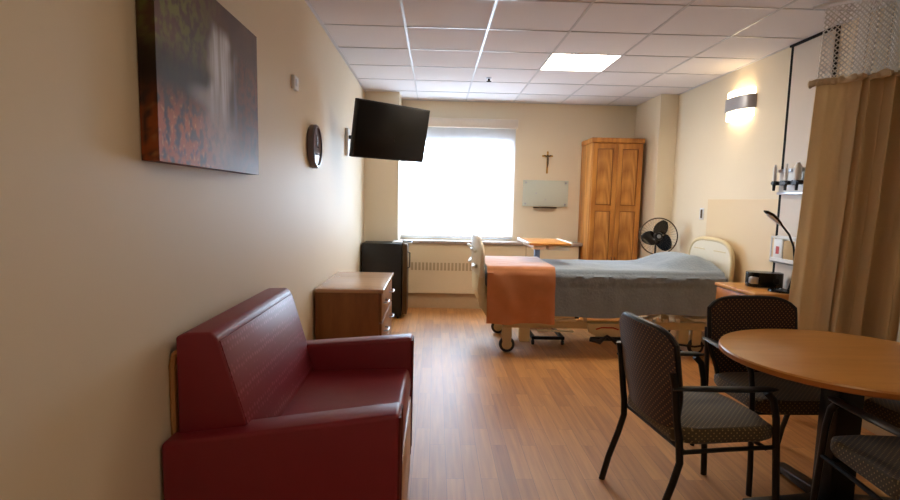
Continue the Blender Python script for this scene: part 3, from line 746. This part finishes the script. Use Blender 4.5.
# headwall service panel between black seams
struct(box(XR-.012, XR, 3.955, 4.41, .10, H).build('trim_4', M['headpanel'], smooth=False))
k = MB(); k.box(XR-.014, XR, 4.412, 4.438, .10, H); k.box(XR-.014, XR, 3.925, 3.952, .10, H); k.box(XR-.03, XR, 3.925, 4.438, H-.022, H-.006)
struct(k.build('trim_5', M['gap'], smooth=False))
# medical gas rail
gr = thing('gas_outlet_rail', 'white gas outlet rail with flow meters on the right wall beside the curtain', 'gas outlet', (XR, 4.25, 1.50))
k = MB(); k.box(XR-.045, XR-.0125, 4.02, 4.40, 1.50, 1.70, bev=.006); k.build('rail_box', M['white'], gr)
k = MB(); k.box(XR-.06, XR-.045, 4.02, 4.40, 1.675, 1.70, bev=.003); k.box(XR-.06, XR-.045, 4.02, 4.40, 1.50, 1.52, bev=.003); k.build('rail', M['chrome'], gr)
for y, z, rr in ((4.40, 1.605, .014), (4.255, 1.605, .014), (4.12, 1.605, .028)):
    t_ = MB().lathe([(rr, 0), (rr, .10), (rr*.6, .12), (rr*.6, .13)], (XR-.085, y, z), 'z', 16).build('flow_meter', M['white'], gr)
    k = MB(); k.cyl((XR-.045, y, z-.015), (XR-.10, y, z-.015), .017, 14); k.cyl((XR-.085, y-.03, z-.015), (XR-.085, y+.03, z-.015), .010, 12)
    k.cyl((XR-.085, y, z-.075), (XR-.085, y, z), .010, 12, .014); k.build('valve', M['black'], t_)
for y in (4.33, 4.19):
    MB().cyl((XR-.045, y, 1.59), (XR-.075, y, 1.59), .02, 14).build('outlet_port', M['black'], gr)
gx = thing('glove_box_holder', 'white wire holder with cartons on the right wall behind the desk lamp', 'holder', (XR, 4.22, .96))
k = MB(); k.box(XR-.065, XR-.0125, 4.10, 4.41, .96, .972, bev=.002); k.box(XR-.065, XR-.057, 4.10, 4.41, .96, 1.0, bev=.002)
k.box(XR-.018, XR-.0125, 4.10, 4.41, .96, 1.175, bev=.002); k.box(XR-.065, XR-.057, 4.10, 4.41, 1.155, 1.17, bev=.002)
for y in (4.10, 4.40): k.box(XR-.065, XR-.0125, y, y+.01, 1.155, 1.17); k.box(XR-.065, XR-.057, y, y+.01, .96, 1.17)
k.build('frame', M['white'], gx, smooth=False)
tag(box(XR-.055, XR-.02, 4.27, 4.385, .973, 1.15, bev=.003).build('glove_box', M['white']), 'white carton with a red mark in the wall holder', 'carton')
o_ = bpy.data.objects['glove_box']; k = box(XR-.0565, XR-.0552, 4.31, 4.35, 1.03, 1.09).build('red_mark', M['red'], o_)
tag(box(XR-.055, XR-.02, 4.125, 4.26, .973, 1.14, bev=.003).build('carton', M['tan']), 'tan carton in the wall holder nearer the curtain', 'carton')

# ------------------------------------------------------------------ nightstand, radio, lamp
ns = thing('nightstand', 'honey wood nightstand on the right wall beyond the round table', 'nightstand', (2.55, 4.22, 0))
nx0, nx1, ny0, ny1, nz = 2.345, 2.75, 3.92, 4.50, .77
c = MB(); c.box(nx0+.02, nx1, ny0+.01, ny1-.01, .06, nz-.025, bev=.002); c.box(nx0+.05, nx1, ny0+.03, ny1-.03, 0, .06); c.build('body', M['tabletop'], ns)
box(nx0-.008, nx1, ny0-.004, ny1+.004, nz-.025, nz, bev=.006, seg=3).build('top', M['tabletop'], ns)
for z0, z1 in ((.08, .40), (.41, .56), (.57, .735)):
    d = box(nx0+.001, nx0+.019, ny0+.014, ny1-.014, z0, z1, bev=.003).build('drawer', M['tableedge'], ns)
    zc = (z0+z1)/2
    MB().tube([(nx0, 4.15, zc), (nx0-.025, 4.16, zc), (nx0-.025, 4.26, zc), (nx0, 4.27, zc)], .006, 8).build('handle', M['chrome'], d)
ra = thing('clock_radio', 'black clock radio with a silver end on the nightstand', 'radio', (2.56, 4.30, nz))
def super_ell(c, a, b_, n, p=.6):
    out = []
    for i in range(n):
        t = 2*PI*i/n; out.append((c[0]+a*math.copysign(abs(math.cos(t))**p, math.cos(t)), c[1]+b_*math.copysign(abs(math.sin(t))**p, math.sin(t))))
    return out
def oriented(mb, c, ang):
    m = Matrix.Rotation(ang, 4, 'Z'); m.translation = c; bmesh.ops.transform(mb.bm, matrix=m, verts=mb.bm.verts); return mb
rc_ = Vector((2.61, 4.27, nz))
oriented(MB().prism(super_ell((0, 0), .13, .08, 36), 'z', .004, .118, bev=.03, seg=4), rc_, -.35).build('case', M['gloss'], ra)
oriented(MB().prism([(-.122, -.05), (-.10, -.078), (-.05, -.083), (-.05, .0), (-.10, .05), (-.124, .03)], 'z', .025, .088, bev=.012, seg=3), rc_, -.35).build('silver_front', M['chrome'], ra)
oriented(MB().box(-.02, .09, -.079, -.074, .035, .08, bev=.003), rc_, -.35).build('display', M['tvscreen'], ra)
dl = thing('desk_lamp', 'black curved desk lamp standing on the nightstand beside the curtain', 'lamp', (2.64, 4.12, nz))
lb = Vector((2.60, 4.03, nz))
MB().lathe([(.085, 0), (.088, .006), (.084, .016), (.03, .022), (.012, .03)], lb, 'z', 36).build('base', M['gloss'], dl)
LP = [(2.64, 4.01, .785), (2.658, 4.005, .86), (2.662, 4.0, .95), (2.66, 4.0, 1.03), (2.645, 4.0, 1.115), (2.605, 4.0, 1.20), (2.545, 4.0, 1.268)]
MB().tube(LP, .0075, 10).build('stem', M['black'], dl)
hd = MB().tube([(2.552, 4.0, 1.26), (2.525, 4.0, 1.286), (2.49, 4.0, 1.318), (2.455, 4.0, 1.346), (2.42, 4.0, 1.366), (2.405, 4.0, 1.372)], [.010, .026, .040, .042, .032, .012], 16, flat=(1, .32)).build('lamp_head', M['gloss'], dl)
MB().tube([(2.525, 4.0, 1.275), (2.49, 4.0, 1.304), (2.455, 4.0, 1.331), (2.425, 4.0, 1.348)], [.015, .029, .031, .018], 12, flat=(1, .14)).build('light_strip', M['paper'], hd)

# ------------------------------------------------------------------ privacy curtain
cu = thing('privacy_curtain', 'tan hospital privacy curtain with white netting top bunched at the right wall', 'curtain', (2.5, 3.35, 0))
def cpath(t):
    """t 0..1 along the bunched curtain"""
    if t < .04: q = t/.04; return Vector((2.395-.045*q, 3.60-.06*q, 0))
    if t < .27: q = (t-.04)/.23; return Vector((2.350+.107*q+.006*math.sin(q*PI*3), 3.54-.14*q-.010*math.sin(q*PI*2), 0))
    q = (t-.27)/.73
    amp = .062*sm(0, .06, q)
    return Vector((2.457+.29*q+.010*math.sin(q*23), 3.40-.26*q-amp*math.sin(q*2*PI*6.5)-.014*math.sin(q*31), 0))
def curtain_sheet(z0, z1, nu, nz_, wob=0, uv=False):
    k = MB()
    pts = [cpath(i/nu) for i in range(nu+1)]; ln = [0]
    for a, b_ in zip(pts, pts[1:]): ln.append(ln[-1]+(b_-a).length)
    def P(i, j):
        p = pts[i]; z = z0+(z1-z0)*j/nz_
        sw_ = .010*math.sin(i*.11+z*1.3)*(1-(z/H))
        zz = z+(wob*noise.noise(Vector((i*.17, 0, 0))) if j == nz_ else 0)
        return (p.x+sw_*.6+.10*(z/H-.40), p.y+sw_, zz)
    k.grid(P, nu, nz_)
    if uv:
        l = k.bm.loops.layers.uv.new('UVMap'); k.bm.verts.ensure_lookup_table(); idx = {v: n_ for n_, v in enumerate(k.bm.verts)}
        for f_ in k.bm.faces:
            for lo_ in f_.loops: n_ = idx[lo_.vert]; lo_[l].uv = (ln[n_//(nz_+1)], lo_.vert.co.z)
    return k
k = curtain_sheet(.15, 2.185, 240, 24, .0); k.build('cloth', M['curtain'], cu, angle=80)
pts = [cpath(i/160) for i in range(161)]
MB().tube([(p.x, p.y, 2.18+.014*noise.noise(Vector((i*.21, 1, 0)))) for i, p in enumerate(pts)], [.019+.008*noise.noise(Vector((i*.3, 4, 2))) for i in range(161)], 8, flat=(.7, 1.1)).build('top_hem', M['curtaintop'], cu)
k = curtain_sheet(2.185, H-.03, 240, 6, 0, True); k.build('netting', M['net'], cu, angle=80)
k = MB(); k.tube([(2.36, 3.58, H-.018), (2.40, 3.48, H-.018), (2.50, 3.38, H-.018), (2.64, 3.24, H-.018), (2.77, 3.12, H-.018)], .011, 8)
tk = k.build('curtain_track', M['white'], None); tag(tk, 'white ceiling track above the tan privacy curtain', 'curtain track')

# ------------------------------------------------------------------ round table
rt = thing('round_table', 'round honey wood table with a black pedestal at the right', 'table', (1.875, 2.385, 0))
tc_ = (1.875, 2.385, 0)
MB().lathe([(.10, .712), (.522, .712), (.528, .717), (.528, .735)], tc_, 'z', 96).build('table_edge', M['tableedge'], rt)
MB().lathe([(.10, .7352), (.528, .7352), (.524, .742), (.515, .744)], tc_, 'z', 96).build('tabletop', M['tabletop'], rt)
k = MB(); k.box(1.80, 1.92, 2.32, 2.44, .05, .70, bev=.008); k.box(1.62, 2.10, 2.35, 2.41, .685, .711, bev=.003); k.box(1.83, 1.89, 2.14, 2.62, .684, .711, bev=.003)
k.build('column', M['frame'], rt)
for dx, dy in ((0, 1), (0, -1), (1, 0), (-1, 0)):
    if dy: poly = [(2.38, .02), (2.38+dy*.40, .02), (2.38+dy*.40, .045), (2.38+dy*.06, .075), (2.38, .075)]; k = MB().prism(poly, 'x', 1.825, 1.895, bev=.006)
    else: poly = [(1.86, .02), (1.86+dx*.40, .02), (1.86+dx*.40, .045), (1.86+dx*.06, .075), (1.86, .075)]; k = MB().prism(poly, 'y', 2.345, 2.415, bev=.006)
    k.cyl((1.86+dx*.37, 2.38+dy*.37, 0), (1.86+dx*.37, 2.38+dy*.37, .022), .02, 12)
    k.build('foot', M['frame'], rt)

# ------------------------------------------------------------------ chairs (local: +x is the front)
def make_chair():
    t = thing('armchair', '', 'chair', (0, 0, 0))
    # seat
    k = MB()
    poly = [(-.20, -.215), (-.10, -.235), (.19, -.250), (.262, -.225), (.270, -.10), (.272, 0), (.270, .10), (.262, .225), (.19, .250), (-.10, .235), (-.20, .215)]
    k.prism(poly, 'z', .405, .475, bev=.022, seg=4); k.build('seat', M['seatcloth_sheen'], t)
    # backrest: wraps slightly, reclines backwards
    nz_, ny_ = 18, 18
    def BP(i, j):
        u = -1+2*i/ny_; v = j/nz_
        z = .462+.423*v
        wv = .205+.045*sm(0, .5, v)
        if v > .80: q = (v-.80)/.20; zt = z
        top_round = 0
        # rounded upper corners
        z = z-(.055*(abs(u)**5))*v
        x = -.195-.055*v+.035*(u*u)
        return (x, u*wv, z)
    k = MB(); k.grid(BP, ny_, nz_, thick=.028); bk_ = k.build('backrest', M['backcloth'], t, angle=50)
    edge = [BP(i, 0) for i in range(ny_+1)]+[BP(ny_, j) for j in range(1, nz_+1)]+[BP(i, nz_) for i in range(ny_-1, -1, -1)]+[BP(0, j) for j in range(nz_-1, 0, -1)]
    MB().tube([(p[0]-.012, p[1], p[2]) for p in edge], .0135, 8, closed=True).build('edge_band', M['frame'], bk_)
    for s in (-1, 1):
        y = .262*s
        # rear leg sweeps back to the floor and rises as the upright behind the arm
        MB().tube([(-.285, y, .0), (-.255, y, .12), (-.21, y, .25), (-.185, y, .34), (-.19, y*.985, .42), (-.205, y*.97, .52), (-.222, y*.97, .66), (-.235, y*.955, .72)],
                  .0135, 10, flat=(.9, 1.2)).build('leg', M['frame'], t)
        MB().tube([(.275, y, 0), (.268, y, .15), (.25, y, .36), (.235, y, .52), (.215, y, .60), (.18, y, .635)], .0135, 10, flat=(.9, 1.2)).build('leg', M['frame'], t)
        MB().tube([(-.235, y*.985, .655), (-.20, y, .658), (-.08, y*1.02, .655), (.08, y*1.03, .650), (.19, y*1.02, .648), (.225, y, .645)], [.014, .022, .025, .025, .024, .012], 12, flat=(1, .42)).build('armrest', M['black'], t)
        MB().tube([(-.19, y, .385), (.0, y, .39), (.245, y, .392)], .010, 8).build('side_rail', M['frame'], t)
    for x in (-.17, .20): MB().tube([(x, -.262, .388), (x, .262, .388)], .010, 8).build('cross_rail', M['frame'], t)
    return t
ch = make_chair()
G = 'armchairs around the round table'
places = [
    ((1.185, 2.435), math.radians(6), 'dotted fabric armchair at the left of the round table, its back to the window side'),
    ((1.805, 2.80), math.radians(-88), 'dotted fabric armchair behind the round table, in front of the nightstand'),
    ((1.845, 1.865), math.radians(85), 'dotted fabric armchair nearest the camera, in the lower right corner'),
    ((2.415, 2.40), math.radians(190), 'dotted fabric armchair at the far right, mostly hidden under the round table'),
]
places[0] = (places[0][0], places[0][1], 'dotted fabric armchair seen from behind at the left side of the round table')
for i, (p, a, lab) in enumerate(places):
    o = ch if i == 0 else copy_tree(ch)
    o.location = (p[0], p[1], 0); o.rotation_euler = (0, 0, a); o['label'] = lab; o['group'] = G

# ------------------------------------------------------------------ light
W = bpy.data.worlds.new('sky'); S.world = W; W.use_nodes = True
bg = W.node_tree.nodes['Background']; bg.inputs[1].default_value = 15
_N = W.node_tree.nodes.new; _L = W.node_tree.links.new
_tc = _N('ShaderNodeTexCoord'); _sp = _N('ShaderNodeSeparateXYZ'); _cr = _N('ShaderNodeValToRGB'); _mr = _N('ShaderNodeMapRange')
_L(_tc.outputs['Generated'], _sp.inputs[0]); _mr.inputs[1].default_value = -.5; _mr.inputs[2].default_value = .5; _L(_sp.outputs['Z'], _mr.inputs[0])
_cr.color_ramp.elements[0].position = .30; _cr.color_ramp.elements[0].color = (.30, .36, .42, 1)      # pale ground below the horizon
_cr.color_ramp.elements[1].position = .52; _cr.color_ramp.elements[1].color = (.62, .80, 1.0, 1)      # overcast sky
_L(_mr.outputs[0], _cr.inputs[0]); _L(_cr.outputs[0], bg.inputs[0])
pl = bpy.data.lights.new('window_portal', 'AREA'); pl.shape = 'RECTANGLE'; pl.size = WX1-WX0; pl.size_y = WZ1-WZ0; pl.cycles.is_portal = True
po = bpy.data.objects.new('window_portal', pl); COL.objects.link(po); po.location = ((WX0+WX1)/2, YB+T+.02, (WZ0+WZ1)/2); po.rotation_euler = (-PI/2, 0, 0)
# unseen second troffer nearer the door, added for warm light from behind
t2 = thing('ceiling_light', 'unseen square ceiling troffer added over the entrance end of the room', 'ceiling light', (.67, .6, H))
box(.364, .974, .30, .90, H-.012, H-.005).build('housing', M['white'], t2, smooth=False)
box(.39, .95, .33, .87, H-.020, H-.013).build('lens', emis('added_entrance_lens', (1, .81, .58, 1), 5), t2, smooth=False)

# ------------------------------------------------------------------ camera
a_ = Vector((0.99944048, -0.02581615, 0.0212662)); b_ = Vector((-0.01826161, 0.1115048, 0.99359609)); c_ = Vector((0.02802211, 0.99342851, -0.11097097))
cd = bpy.data.cameras.new('camera'); co = bpy.data.objects.new('camera', cd); COL.objects.link(co)
m = Matrix((a_, b_, -c_)).transposed().to_4x4(); m.translation = (0, 0, 1.40); co.matrix_world = m
cd.sensor_width = 36; cd.lens = 553/900*36; cd.shift_y = 12/900; cd.clip_start = .02
S.camera = co
vs = S.view_settings; vs.view_transform = 'Standard'; vs.look = 'None'; vs.exposure = .74; vs.gamma = 1; vs.use_curve_mapping = False
